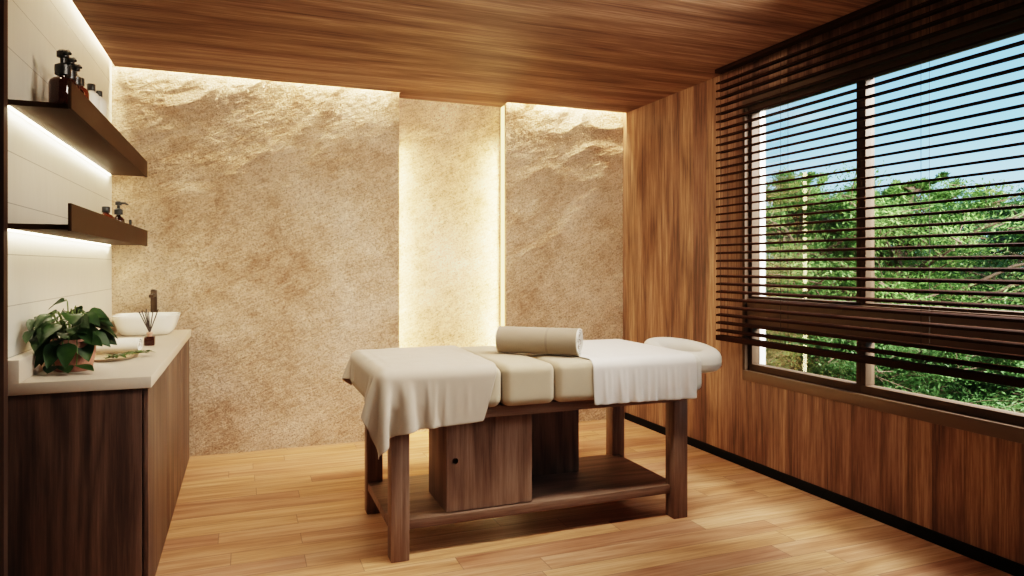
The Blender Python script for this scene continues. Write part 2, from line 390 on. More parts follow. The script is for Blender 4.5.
# door with a round finger hole
def holed_door(x0, x1, z0, z1, yf, th, hx, hz, r, n=40):
    mb = MB(); out = []; inn = []
    for i in range(n):
        a = 2*PI*i/n; dx, dz = math.cos(a), math.sin(a); inn.append((hx+r*dx, hz+r*dz))
        tt = min([((x1 if dx > 0 else x0)-hx)/dx if abs(dx) > 1e-9 else 9, ((z1 if dz > 0 else z0)-hz)/dz if abs(dz) > 1e-9 else 9])
        out.append([hx+tt*dx, hz+tt*dz])
    for cx, cz in ((x0, z0), (x0, z1), (x1, z0), (x1, z1)):
        i = min(range(n), key=lambda q: (out[q][0]-cx)**2+(out[q][1]-cz)**2); out[i] = [cx, cz]
    v = [(x, yf, z) for x, z in inn]+[(x, yf, z) for x, z in out]+[(x, yf+th, z) for x, z in inn]+[(x, yf+th, z) for x, z in out]
    f = []
    for i in range(n):
        j = (i+1) % n
        f += [(i, j, n+j, n+i), (2*n+i, 3*n+i, 3*n+j, 2*n+j), (i, 2*n+i, 2*n+j, j), (n+i, n+j, 3*n+j, 3*n+i)]
    return mb.add(v, f)
dr = holed_door(.862, 1.285, .171, .600, 3.060, .02, .902, .402, .0145).build('door', M['tableZ'], mt)
MB().lathe([(.0145, 0), (.0145, .006)], 0, 0, 0, 24).build('finger_hole', M['black'], dr)
fh = bpy.data.objects['finger_hole']; fh.data.transform(Matrix.Rotation(-PI/2, 4, 'X')); fh.data.transform(Matrix.Translation(Vector((.902, 3.074, .402))-dr.parent.location+Vector((0, 0, 0)))); 
fh.data.transform(Matrix.Translation(mt.location))
MB().box(1.00, 1.722, 3.43, 3.70, .166, .603, .003).build('pedestal', M['tableZ'], mt)
def cushion(x0, x1, y0, y1, z0, z1, r, m, name='cushion', puff=.006):
    bm = bmesh.new(); nx, ny, nz = 20, 28, 8
    bmesh.ops.create_cube(bm, size=1)
    for v in bm.verts: v.co = Vector((x0 if v.co.x < 0 else x1, y0 if v.co.y < 0 else y1, z0 if v.co.z < 0 else z1))
    bmesh.ops.bevel(bm, geom=bm.edges[:], offset=r, segments=6, profile=.5, affect='EDGES')
    bmesh.ops.subdivide_edges(bm, edges=[e for e in bm.edges if e.calc_length() > .06], cuts=8, use_grid_fill=True)
    cx, cy = (x0+x1)/2, (y0+y1)/2
    for v in bm.verts:
        fx = 1-((v.co.x-cx)/(x1-x0)*2)**2; fy = 1-((v.co.y-cy)/(y1-y0)*2)**2
        if v.co.z > (z0+z1)/2: v.co.z += puff*max(0, fx)*max(0, fy)
    return MB().from_bm(bm).build(name, m, mt, angle=180)
CY0, CY1, CZ0, CZ1 = 2.955, 3.775, .652, .842
cushion(.525, 1.100, CY0, CY1, CZ0, CZ1, .042, M['beige'])
cushion(1.106, 1.364, CY0, CY1, CZ0, CZ1, .034, M['beige'])
cushion(1.369, 1.626, CY0, CY1, CZ0, CZ1, .034, M['beige'])
tag(cushion(1.632, 2.205, CY0, CY1, CZ0, CZ1, .042, M['cream']), 'cream end cushion under the white cloth')
# face cradle: padded ring
def ring(cx, cy, cz, a, b, rw, rh, tilt, n=56, m=20):
    P = np.zeros((n+1, m+1, 3))
    for i in range(n+1):
        t = 2*PI*i/n; c, s = math.cos(t), math.sin(t)
        nx, ny = c/a, s/b; q = math.hypot(nx, ny); nx, ny = nx/q, ny/q
        w = rw*(1+.10*math.cos(t))
        for j in range(m+1):
            f = 2*PI*j/m; cf, sf = math.cos(f), math.sin(f)
            sgn = lambda v, e: math.copysign(abs(v)**e, v)
            ox = w*sgn(cf, .75); oz = rh*sgn(sf, .75)
            x = a*c+ox*nx; y = b*s+ox*ny
            P[i, j] = (cx+x, cy+y, cz+oz-x*tilt+y*.165)
    return MB().grid(P)
fc = ring(2.350, 3.37, .790, .168, .158, .056, .055, .05).build('face_cradle', M['cream'], mt, angle=180)
for yy in (3.27, 3.47): MB().tube([(2.05, yy, .70), (2.2, yy, .712), (2.30, yy, .755)], .009, 8).build('cradle_bracket', M['black'], mt)

# ------------------------------------------------------------------ draped cloths (position based dynamics)
def rbox_push(P, b, r, th):
    c = np.array([(b[0]+b[1])/2, (b[2]+b[3])/2, (b[4]+b[5])/2]); hs = np.array([(b[1]-b[0])/2, (b[3]-b[2])/2, (b[5]-b[4])/2])-r
    d = P-c; q = np.abs(d)-hs; mq = np.maximum(q, 0); ln = np.linalg.norm(mq, axis=1)
    inside = ln < 1e-9; sdf = np.where(inside, q.max(1), ln)-r
    k = q.argmax(1); gi = np.zeros_like(P); gi[np.arange(len(P)), k] = 1
    g = np.where(inside[:, None], gi, mq/np.maximum(ln, 1e-9)[:, None])*np.sign(d)
    hit = sdf < th
    return hit, np.where(hit[:, None], (th-sdf)[:, None]*g, 0)
def drape(quad, nu, nv, boxes, steps=170, th=.005, flare=0.0, zstart=.852, stiff=26, seed=1, hang=None, pin=None, taper=0):
    FL, FR, BR, BL = [np.array(q, float) for q in quad]
    u = np.linspace(0, 1, nu)[None, :, None]; v = np.linspace(0, 1, nv)[:, None, None]
    G = (FL*(1-u)+FR*u)*(1-v)+(BL*(1-u)+BR*u)*v
    if taper:
        k = np.clip((hang-G[..., 1])/.22, 0, 1); G[..., 0] = np.where(G[..., 0] > .75, .75+(G[..., 0]-.75)*(1-taper*k), G[..., 0])
    P = np.concatenate([G, np.full((nv, nu, 1), zstart)], 2).reshape(-1, 3)
    rng = np.random.RandomState(seed); P[:, 2] += rng.rand(len(P))*.0015
    pn = (P[:, 0] > pin[0]) & (P[:, 0] < pin[1]) & (P[:, 1] > pin[2]) & (P[:, 1] < pin[3]); P0 = P[pn].copy()
    R = P.copy(); R[:, 2] = 0; idx = np.arange(nu*nv).reshape(nv, nu); cons = []
    def addc(a, b, k):
        a = a.ravel(); b = b.ravel(); L = np.linalg.norm(R[a]-R[b], axis=1)
        if flare and k == 'u': L = L*(1+flare*np.clip((hang-R[a][:, 1])/.2, 0, 1))
        cons.append((a, b, L))
    for s in (0, 1): addc(idx[:, s:-1:2], idx[:, s+1::2], 'u')
    for s in (0, 1): addc(idx[s:-1:2, :], idx[s+1::2, :], 'v')
    for s in (0, 1): addc(idx[s:-1:2, :-1], idx[s+1::2, 1:], 'd'); addc(idx[s:-1:2, 1:], idx[s+1::2, :-1], 'd')
    # diagonals with shared vertices are averaged below; long bend springs keep folds soft
    bends = []
    for a, b in ((idx[:, :-4], idx[:, 4:]), (idx[:-4, :], idx[4:, :])):
        a = a.ravel(); b = b.ravel(); bends.append((a, b, np.linalg.norm(R[a]-R[b], axis=1)))
    V = np.zeros_like(P); dt = .012
    for it in range(steps):
        V[:, 2] -= 9.8*dt; V *= .975 if it < steps*.7 else .93
        Q = P+V*dt
        for k in range(stiff):
            for ci, (a, b, L) in enumerate(cons):
                d = Q[b]-Q[a]; ln = np.linalg.norm(d, axis=1); w = .5 if ci < 4 else .16
                c = (w*(ln-L)/np.maximum(ln, 1e-9))[:, None]*d
                Q[a] += c; Q[b] -= c
            if k % 3 == 0:
                for a, b, L in bends:
                    d = Q[b]-Q[a]; ln = np.linalg.norm(d, axis=1); c = (.14*np.minimum(ln-L, 0)/np.maximum(ln, 1e-9))[:, None]*d
                    Q[a] += c; Q[b] -= c
            Q[pn] = P0
            if k % 3 == 2 or k == stiff-1:
                for (b, r) in boxes:
                    hit, ps = rbox_push(Q, b, r, th); Q += ps
                    if hit.any():
                        mv = Q[hit]-P[hit]; nrm = ps[hit]; nl = np.linalg.norm(nrm, axis=1, keepdims=True); nrm = nrm/np.maximum(nl, 1e-9)
                        tan = mv-(mv*nrm).sum(1, keepdims=True)*nrm; Q[hit] -= tan*.45
        V = (Q-P)/dt; P = Q
    return P.reshape(nv, nu, 3)
def cloth_obj(name, G, m, label, cat, th=.0035):
    mb = MB().grid(G); base = (float(G[..., 0].mean()), float(G[..., 1].mean()), .86)
    o = solo(name, mb, m, base, label, cat, angle=180, recalc=False)
    s = o.modifiers.new('s', 'SOLIDIFY'); s.thickness = th; s.offset = 0
    b = o.modifiers.new('b', 'SUBSURF'); b.levels = b.render_levels = 1
    return o
tbl = [((T0, T1, U0, U1, .60, .652), .005)]
legs_ = [((xa, xa+.082, ya, ya+.082, 0, .605), .005) for (xa, ya) in ((T0, U0), (T1-.082, U0), (T0, U1-.082), (T1-.082, U1-.082))]
cA = ((.525, 1.626, CY0, CY1, CZ0, CZ1+.003), .042); cD = ((1.369, 2.205, CY0, CY1, CZ0, CZ1+.003), .042)
boxA = ((.86, 1.287, 3.06, 3.39, .16, .60), .003)
G = drape([(.385, 2.705), (1.062, 2.735), (1.105, 3.83), (.405, 3.85)], 62, 100, [cA, boxA]+tbl+legs_[:1], flare=.11, hang=2.95, seed=4, taper=.26, pin=(.60, 1.02, 3.04, 3.7))
G[..., 2] += np.where(G[..., 2] > .846, .0055*fbm(G[..., 0]*8+G[..., 1]*4, G[..., 1]*17-G[..., 0]*7, 91, 3), 0)*np.clip((G[..., 2]-.846)/.003, 0, 1)
cloth_obj('draped_cloth', G, M['clothb'], 'greige linen cloth draped over the left end of the massage table', 'cloth')
G = drape([(1.568, 2.762), (2.150, 2.755), (2.150, 3.85), (1.50, 3.85)], 58, 104, [cD]+tbl+[legs_[1]], flare=.14, hang=2.95, seed=9, pin=(1.62, 2.12, 3.04, 3.7))
cloth_obj('draped_cloth', G, M['clothw'], 'white linen cloth draped over the right end of the massage table', 'cloth')

# ------------------------------------------------------------------ rolled towels (a real spiral)
def roll(L, R, th=.0075, turns=None, n=44):
    turns = turns or (R-.012)/(th*1.45); prof = []; N = int(turns*n)
    for i in range(N+1):
        a = 2*PI*(i-N)/n-1.1; r = .010+(R-.010)*i/N; wob = 1+.012*math.sin(a*3+1.3*i/n)
        prof.append((r*wob*math.cos(a), r*wob*math.sin(a), a))
    xs = [-L/2, -L/2+.004, -L/2+.012]+list(np.linspace(-L/2+.04, L/2-.04, 12))+[L/2-.012, L/2-.004, L/2]
    mb = MB(); P = np.zeros((len(prof), len(xs), 3)); Q = P.copy()
    for i, (y, z, a) in enumerate(prof):
        l = math.hypot(y, z); k = i/N
        for j, x in enumerate(xs):
            e = min(x+L/2, L/2-x); pr = .82+.18*min(1, e/.012)
            off = .0025*math.sin(5*k+3)+ .0012*math.sin(i*.6)
            P[i, j] = (x+(off if x > 0 else -off)*(1 if e < .02 else 0), y, z)
            ri = max(.002, l-th*pr); Q[i, j] = (P[i, j, 0], y*ri/l, z*ri/l)
    mb.grid(P); mb.grid(Q)
    mb.grid(np.stack([P[:, 0], Q[:, 0]], 1)); mb.grid(np.stack([P[:, -1], Q[:, -1]], 1)); mb.grid(np.stack([P[-1], Q[-1]], 1)); mb.grid(np.stack([P[0], Q[0]], 1))
    return mb
R_ = .0715
o = solo('rolled_towel', roll(.425, R_), M['towel'], (0, 0, 0), 'taupe towel rolled up on the middle cushions of the massage table', 'towel', angle=60)
o.location = (1.40, 3.24, CZ1+.009+R_*1.01); o.rotation_euler = (0, 0, math.atan2(3.10-3.38, 1.56-1.24))

# ------------------------------------------------------------------ vanity unit
cab = thing('vanity_cabinet', (-.58, 4.06, 0), 'dark walnut vanity cabinet standing along the left wall under the pale worktop', 'cabinet')
MB().box(-.8155, -.372, 3.006, 3.042, .0, .826, .0015).build('end_panel', M['cabZ'], cab)
MB().box(-.8155, -.376, 3.042, 5.125, .0, .826).build('carcass', M['cabZ'], cab, smooth=False)
for y0, y1 in ((3.014, 3.690), (3.693, 4.400), (4.403, 5.128)):
    MB().box(-.368, -.350, y0, y1, .004, .822, .0012).build('door', M['doorZ'], cab)
ct = MB().box(-.8155, -.338, 2.998, 5.13, .828, .873, .003).box(-.8155, -.768, 2.998, 5.13, .868, .957, .003)
solo('worktop', ct, M['counter'], (-.56, 4.04, .828), 'pale stone worktop with low upstand on the walnut cabinet', 'worktop')
# vessel basin
def basin(x0, x1, y0, y1, z0, z1):
    cx, cy = (x0+x1)/2, (y0+y1)/2; hx, hy = (x1-x0)/2, (y1-y0)/2; n = 64
    prof = [(.0, .66), (.006, .74), (.03, .84), (.07, .92), (.10, .965), (z1-z0-.003, 1.0), (z1-z0, .985), (z1-z0-.004, .95), (.08, .90), (.045, .82), (.026, .68), (.02, .4), (.018, .06)]
    P = np.zeros((len(prof), n+1, 3))
    for k, (z, s) in enumerate(prof):
        for i in range(n+1):
            t = 2*PI*i/n; c, q = math.cos(t), math.sin(t); e = .42
            P[k, i] = (cx+hx*s*math.copysign(abs(c)**e, c), cy+hy*s*math.copysign(abs(q)**e, q), z0+z)
    mb = MB().grid(P); m = len(mb.v); mb.add([(P[0, i][0], P[0, i][1], z0) for i in range(n)], [tuple(range(n))]); mb.add([tuple(P[-1, i]) for i in range(n)], [tuple(range(n))])
    return mb
bz = solo('vessel_basin', basin(-.755, -.388, 4.70, 5.045, .873, .998), M['basin'], (-.57, 4.87, .873), 'white rounded rectangular vessel basin on the worktop by the stone wall', 'basin', angle=60)
fx, fy = -.557, 5.075
fa_ = thing('basin_tap', (fx, fy, .873), 'dark bronze tall tap standing behind the white basin', 'tap')
MB().lathe([(.024, 0), (.024, .006)], fx, fy, .873, 24).build('base_plate', M['bronze'], fa_)
MB().box(fx-.019, fx+.019, fy-.017, fy+.017, .878, 1.142, .004).build('column', M['bronze'], fa_)
MB().box(fx-.013, fx+.013, fy-.15, fy-.01, 1.098, 1.118, .004).build('spout', M['bronze'], fa_)
MB().box(fx-.010, fx+.010, fy-.05, fy+.012, 1.1415, 1.1475, .002).build('lever', M['bronze'], fa_)

# bottles ----------------------------------------------------------
def pump_top(mb, x, y, z, s=1.0, ang=0.0):
    mb.lathe([(.017*s, 0), (.017*s, .022*s), (.010*s, .026*s), (.006*s, .028*s), (.006*s, .040*s), (.013*s, .042*s), (.013*s, .054*s), (.009*s, .058*s)], x, y, z, 18)
    dx, dy = math.cos(ang), math.sin(ang)
    mb.tube([(x, y, z+.050*s), (x+.028*s*dx, y+.028*s*dy, z+.050*s), (x+.040*s*dx, y+.040*s*dy, z+.043*s)], [.0055*s, .005*s, .0035*s], 8)
    return mb
def bottle(name, x, y, z, r, h, neck, m, label, group=None, top='pump', s=1.0, ang=0.0, cap=M['blackplastic']):
    t = thing(name, (x, y, z), label, 'bottle', group)
    MB().lathe([(r*.94, 0), (r, .006), (r, h-.018), (r*.93, h-.008), (r*.72, h+.002), (neck, h+.010), (neck, h+.022)], x, y, z, 32).build('bottle_body', m, t)
    if top == 'pump': pump_top(MB(), x, y, z+h+.018, s, ang).build('pump', cap, t)
    else: MB().lathe([(neck*1.35, 0), (neck*1.4, .002), (neck*1.4, top), (neck*1.25, top+.003)], x, y, z+h+.014, 20).build('cap', cap, t)
    return t

# ------------------------------------------------------------------ wall shelves
def shelf(z, label, n_led):
    t = thing('wall_shelf', (-.70, 4.03, z), label, 'shelf')
    MB().box(-.816, -.608, 3.02, 5.12, z+.006, z+.026, .001).build('shelf_board', M['shelf'], t)
    MB().box(-.612, -.600, 2.980, 5.122, z, z+.103, .001).build('front_lip', M['shelf'], t)
    MB().box(-.815, -.808, 3.04, 5.09, z-.001, z+.008).build('led_strip', M['led'], t, smooth=False)
    return t
shelf(1.884, 'upper brown ledge shelf with raised front lip and glowing strip beneath', 0)
shelf(1.430, 'lower brown ledge shelf with raised front lip and glowing strip beneath', 1)
zs = 1.911
bottle('pump_bottle', -.700, 3.325, zs, .050, .158, .012, M['amberdark'], 'nearest and largest dark amber pump bottle on the upper shelf', top='pump', s=1.75, ang=-1.0)
bottle('pump_bottle', -.705, 3.455, zs, .040, .172, .012, M['amberdark'], 'second dark amber pump bottle from the near end of the upper shelf', top='pump', s=1.6, ang=-1.0)
bottle('pump_bottle', -.705, 3.565, zs, .038, .175, .012, M['amberdark'], 'third dark amber pump bottle from the near end of the upper shelf', top='pump', s=1.55, ang=-1.0)
bottle('capped_bottle', -.705, 3.665, zs, .036, .200, .013, M['amber'], 'amber bottle with black cap beside the pump bottles on the upper shelf', top=.032)
bottle('lotion_bottle', -.705, 3.915, zs, .036, .236, .013, M['whiteplastic'], 'nearer of the two white bottles with black caps on the upper shelf', top=.030)
bottle('lotion_bottle', -.705, 4.11, zs, .034, .252, .011, M['whiteplastic'], 'farther of the two white bottles with black caps on the upper shelf', top=.026)
zs = 1.457
bottle('capped_bottle', -.69, 4.21, zs, .040, .112, .014, M['amber'], 'squat amber bottle with black cap on the lower shelf', top=.030)
bottle('pump_bottle', -.69, 4.60, zs, .032, .125, .012, M['amberdark'], 'amber pump bottle with black pump on the lower shelf', top='pump', s=1.35, ang=-.3)
bottle('dropper_bottle', -.69, 5.045, zs, .014, .085, .006, M['amber'], 'tiny amber dropper bottle at the far end of the lower shelf', top=.040)

# ------------------------------------------------------------------ counter items
tray = MB()
prof = [(0.0, 0), (.105, 0), (.112, .003), (.115, .012), (.111, .012), (.106, .006), (0.0, .005)]
tray.lathe(prof, 0, 0, 0, 48, cap=False); tray.v = [(v[0]*.95-.580, v[1]*1.75+3.70, v[2]+.8735) for v in tray.v]
solo('serving_tray', tray, M['traywood'], (-.580, 3.70, .8735), 'thin oval wooden tray under the white rolled towel on the worktop', 'tray')
o = solo('rolled_towel', roll(.19, .039, .0065), M['towelw'], (0, 0, 0), 'white towel rolled up on the tray between plant and reed diffuser', 'towel', angle=60)
o.location = (-.565, 3.775, .880+.0405); o.rotation_euler = (0, 0, math.radians(-12))
dx_, dy_ = -.478, 4.17
df = thing('reed_diffuser', (dx_, dy_, .873), 'small amber glass reed diffuser with dark sticks on the worktop', 'diffuser')
MB().box(dx_-.025, dx_+.025, dy_-.025, dy_+.025, .8735, .922, .005, 3).build('bottle_body', M['amberdark'], df)
MB().lathe([(.012, 0), (.012, .012), (.016, .014), (.016, .022), (.010, .024)], dx_, dy_, .921, 20).build('collar', M['neck'], df)
for i, (ax, ay) in enumerate(((-.050, .01), (-.034, -.02), (-.018, .02), (-.004, -.01), (.014, .015), (.040, -.01), (-.026, .03))):
    MB().tube([(dx_+ax*-.1, dy_-ay*.2, .93), (dx_+ax*1.05, dy_+ay, 1.055+.006*(i % 3))], .0028, 6).build('reed', M['reed'], df)

def leaf(mb, base, d, L, W, up, droop=.35, fold=.25, n=9, m=5):
    d = Vector(d).normalized(); up = Vector(up); s = d.cross(up).normalized(); u = s.cross(d).normalized()
    P = np.zeros((n, m, 3)); base = Vector(base)
    for i in range(n):
        t = i/(n-1); w = W*(math.sin(PI*min(1, t**.72))**.85)*(1-.15*t)+.0006
        c = base+d*(L*t*(1-.12*droop*t))-Vector((0, 0, 1))*(L*droop*t*t)
        for j in range(m):
            q = (j-(m-1)/2)/((m-1)/2); P[i, j] = c+s*(w*q)+u*(fold*w*q*q+.08*w*math.sin(5*t+q))
    mb.grid(P)
# pothos in a clay pot
px, py = -.655, 3.285
pl = thing('potted_plant', (px, py, .873), 'leafy dark green trailing plant in a pinkish clay pot on the worktop', 'plant')
MB().lathe([(.058, 0), (.067, .004), (.076, .05), (.080, .095), (.079, .127), (.074, .131), (.070, .126), (.068, .105)], px, py, .8735, 40).build('pot', M['pot'], pl, angle=60)
MB().lathe([(.001, 0), (.069, .0)], px, py, .985, 28, cap=False).build('soil', M['soil'], pl)
random.seed(21)
fol = MB(); stm = MB()
def plant_leaf(az, el, reach, L, W, rise=.06, droop=.5):
    c, s = math.cos(az), math.sin(az); r0 = random.uniform(.01, .045)
    if c > .2: reach *= .62; L *= .85
    b = Vector((px+r0*c, py+r0*s, .99)); tip = Vector((px+c*reach, py+s*reach, 1.00+rise))
    if tip.x < -.775: tip.x = -.775
    mid = b.lerp(tip, .5)+Vector((0, 0, .035+.3*abs(rise)))
    pts = [b, b.lerp(mid, .5)+Vector((0, 0, .012)), mid, mid.lerp(tip, .6)+Vector((0, 0, .008)), tip]
    stm.tube(pts, [.0032, .0028, .0024, .002, .0018], 6)
    d = Vector((c*math.cos(el), s*math.cos(el), math.sin(el)))
    e = tip+d*L
    if e.x < -.785: d = Vector((.02, math.copysign(1, s), math.sin(el)-.1))
    leaf(fol, tip, d, L, W, (random.uniform(-.3, .3)-.1, random.uniform(-.9, -.2), .8), droop, random.uniform(.1, .35))
for i in range(46):
    az = i*2.39996+random.uniform(-.25, .25); tier = i/46
    plant_leaf(az, .30-.8*random.random()*(1-tier*.4), random.uniform(.05, .14), random.uniform(.075, .115), random.uniform(.028, .042),
               .010+.10*tier+random.uniform(-.02, .02), random.uniform(.2, .55))
for az, rise, reach in ((-2.5, .05, .17), (-2.8, .09, .16), (-2.2, .02, .15), (2.6, .155, .04), (1.6, .125, .05), (-2.2, .10, .10), (-1.2, .085, .07), (.3, .10, .06)):
    plant_leaf(az, -.15, reach, .085, .024, rise, .3)
for az in (-1.55, -1.95, -2.3, -2.7, -.9):
    plant_leaf(az, -.85, .095, .10, .036, -.005, .2)
for az, L in ((-1.75, .09), (-1.25, .10), (-2.15, .08)):               # leaves that trail on the worktop
    b = Vector((px+.09*math.cos(az), py+.095*math.sin(az), .905))
    stm.tube([(px+.05*math.cos(az), py+.05*math.sin(az), .99), (px+.094*math.cos(az), py+.094*math.sin(az), 1.02), (px+.105*math.cos(az), py+.105*math.sin(az), .95), b], .0022, 6)
    leaf(fol, b, (math.cos(az)+.5, math.sin(az)*.8, -.12), L, .030, (0, 0, 1), .08, .2)
for v_i, v in enumerate(fol.v):
    zf = .880 if v[0] < -.33 else v[2]
    if v[2] < .880: fol.v[v_i] = (v[0], v[1], .880+.01*random.random()*0)
    if v[0] < -.764 and v[2] < .965: fol.v[v_i] = (-.764, fol.v[v_i][1], fol.v[v_i][2])
    elif v[0] < -.795: fol.v[v_i] = (-.795, fol.v[v_i][1], fol.v[v_i][2])
stm.build('stem', M['stem'], pl); fol.build('foliage', M['leaf'], pl, angle=180, recalc=False)
# sprig by the towel
sp = MB(); spl = MB(); random.seed(4)
sg = thing('leafy_sprig', (-.50, 3.58, .888), 'small green leafy sprig lying on the tray in front of the white towel', 'sprig')
pts = [Vector((-.575, 3.49, .892)), Vector((-.53, 3.54, .897)), Vector((-.475, 3.60, .899)), Vector((-.425, 3.68, .892))]
sp.tube(pts, .002, 6)
for i in range(26):
    t = i/25*2.99; k = int(t); p = pts[k].lerp(pts[k+1], t-k); a = random.uniform(0, 2*PI)
    leaf(spl, p+Vector((0, 0, .002)), (math.cos(a), math.sin(a), random.uniform(.0, .5)), random.uniform(.035, .065), .014, (0, 0, 1), .25, .2, 6, 3)
spl.v = [(v[0], v[1], max(v[2], .8875)) for v in spl.v]
sp.build('stem', M['stem'], sg); spl.build('foliage', M['sprig'], sg, angle=180, recalc=False)

# ------------------------------------------------------------------ outdoors
GZ = -1.2
gn = 60; gx = np.linspace(XE+.02, 60, gn); gy = np.linspace(-25, 70, gn); GX, GY = np.meshgrid(gx, gy)
GZZ = GZ+.9*fbm(GX*.25, GY*.25, 77, 4)*np.clip((GX-4)/3, 0, 1)+np.clip((GX-9)*.03, 0, 1.2)
struct('ground_outside', MB().grid(np.stack([GX, GY, GZZ], -1)), M['grass'], angle=180)
def tree_proto(seed, h, rad, mat, leaves, label, dense=1.0, low=.15):
    rnd = random.Random(seed); t = thing('garden_tree', (0, 0, 0), label, 'tree'); tr = MB(); lf = MB(); tips = []
    trunk = [Vector((0, 0, 0)), Vector((.04*h*rnd.uniform(-1, 1), .03*h, h*.3)), Vector((.05*h*rnd.uniform(-1, 1), .02*h, h*.6)), Vector((0, 0, h*.80))]
    tr.tube(trunk, [.045*h*.6, .03*h*.6, .018*h*.6, .004*h], 7)
    for i in range(40):
        f = low+(.97-low)*(i/39); k = min(2, int(f/.3334)); p = trunk[k].lerp(trunk[k+1], (f-.3334*k)/.3334 if k < 2 else min(1, (f-.66)/.34))
        a = i*2.4+rnd.uniform(-.4, .4); R = rad*(math.sin(PI*min(.98, (f*.78+.26)))**.7)*rnd.uniform(.75, 1.1)
        e = p+Vector((math.cos(a)*R, math.sin(a)*R, R*rnd.uniform(.15, .55)))
        m = p.lerp(e, .5)+Vector((0, 0, R*.08)); tr.tube([p, m, e], [.010*h*.7, .006*h*.7, .0015*h], 5)
        for s in range(7):
            q = p.lerp(e, .30+.70*(s/6)); d = Vector((rnd.uniform(-1, 1), rnd.uniform(-1, 1), rnd.uniform(-.35, .55))).normalized()
            w = q+d*R*rnd.uniform(.25, .5); tr.tube([q, q.lerp(w, .5)+Vector((0, 0, .02)), w], [.0035*h*.6, .002*h*.6, .0008*h], 4, cap=False); tips.append((q, w, R))
    rs = np.random.RandomState(seed); T = np.array([(tuple(q), tuple(w_)) for q, w_, _ in tips]); RR = np.array([x[2] for x in tips])
    k = rs.randint(0, len(tips), leaves); q = T[k, 0]; w_ = T[k, 1]; R = RR[k][:, None]; f = rs.rand(leaves, 1)**.7
    nm = lambda a: a/np.maximum(np.linalg.norm(a, axis=1, keepdims=True), 1e-9)
    p = q+(w_-q)*f+rs.randn(leaves, 3)*[1, 1, .4]*R*.075
    d = nm(nm(w_-q)+rs.randn(leaves, 3)*[.6, .6, .3]); s_ = nm(np.cross(d, rs.randn(leaves, 3)*[.4, .4, 0]+[0, 0, 1]))
    L = rs.uniform(.022, .048, (leaves, 1))*dense; W = L*.15
    V = np.stack([p, p+d*L*.5+s_*W, p+d*L, p+d*L*.5-s_*W], 1).reshape(-1, 3)
    lf.v = V.tolist(); lf.f = np.arange(leaves*4).reshape(-1, 4).tolist()
    t['top'] = sorted(v[2] for v in lf.v)[int(len(lf.v)*.985)]
    tr.build('trunk', M['bark'], t, angle=180); lf.build('crown', mat, t, smooth=False, recalc=False)
    return t
f_px, th_ = 691.0, math.atan(267/691.0)
def outdoor(u, F):
    a = (u-512)/f_px; return F*(math.sin(th_)+a*math.cos(th_)), F*(math.cos(th_)-a*math.sin(th_))
protos = [tree_proto(1, 3.6, 1.35, M['tree'], 95000, ''), tree_proto(2, 3.4, 1.55, M['tree'], 95000, ''), tree_proto(3, 3.2, 1.2, M['tree2'], 80000, '')]
shrub = tree_proto(5, 1.6, 1.05, M['tree2'], 50000, '', .9, .02)
spots = [(0, 795, 6.6, 178, 'bushy green tree behind the first pane, beside the white window reveal'), (1, 862, 8.0, 188, 'green tree outside just behind the dark window mullion'),
         (1, 915, 6.4, 182, 'tall feathery green tree outside in the middle of the second pane'), (0, 985, 8.6, 196, 'light green tree outside at the right edge of the view'),
         (2, 1050, 6.6, 205, 'dark tree whose branches enter at the right edge of the second pane'),
         (2, 830, 11.5, 215, 'dark distant tree seen between the first two near trees'), (1, 950, 12.0, 222, 'distant tree behind the second pane, back row'),
         (2, 1015, 12.5, 226, 'distant dark tree behind the right of the second pane'), (0, 890, 13.0, 218, 'distant pale tree in the back row behind the mullion'), (2, 775, 12.0, 210, 'distant dark tree in the back row behind the first pane')]
firsts = set()
for i, (k, u, F, vt, lab) in enumerate(spots):
    x, y = outdoor(u, F); top = 1.3+(266-vt)/f_px*F; hh = protos[k]['top']
    s = max(.8, (top-(GZ+.35))/hh); z = top-s*hh
    if k not in firsts:
        o = protos[k]; firsts.add(k); o.location = (x, y, z); o.rotation_euler = (0, 0, i*1.3); o.scale = (s,)*3; o['label'] = lab; o['group'] = 'trees outside the window'
    else: dup(protos[k], (x, y, z), lab, i*1.3, s, 'trees outside the window')
shr = [(800, 6.3, 345, 'low dark shrub outside below the first pane'), (850, 5.9, 322, 'low shrub outside beside the mullion, lower row'), (905, 5.5, 335, 'low dark shrub outside below the second pane'),
       (965, 5.4, 325, 'low shrub outside at the lower right of the second pane'), (1030, 5.0, 330, 'low shrub outside in the lower right corner of the view')]
for i, (u, F, vt, lab) in enumerate(shr):
    x, y = outdoor(u, F); top = 1.3+(266-vt)/f_px*F; s = 1.0; z = top-shrub['top']
    if i == 0: shrub.name = 'garden_shrub'; shrub['category'] = 'shrub'; shrub['group'] = 'shrubs outside the window'; shrub['label'] = lab; shrub.location = (x, y, z)
    else: dup(shrub, (x, y, z), lab, i*1.9, s)

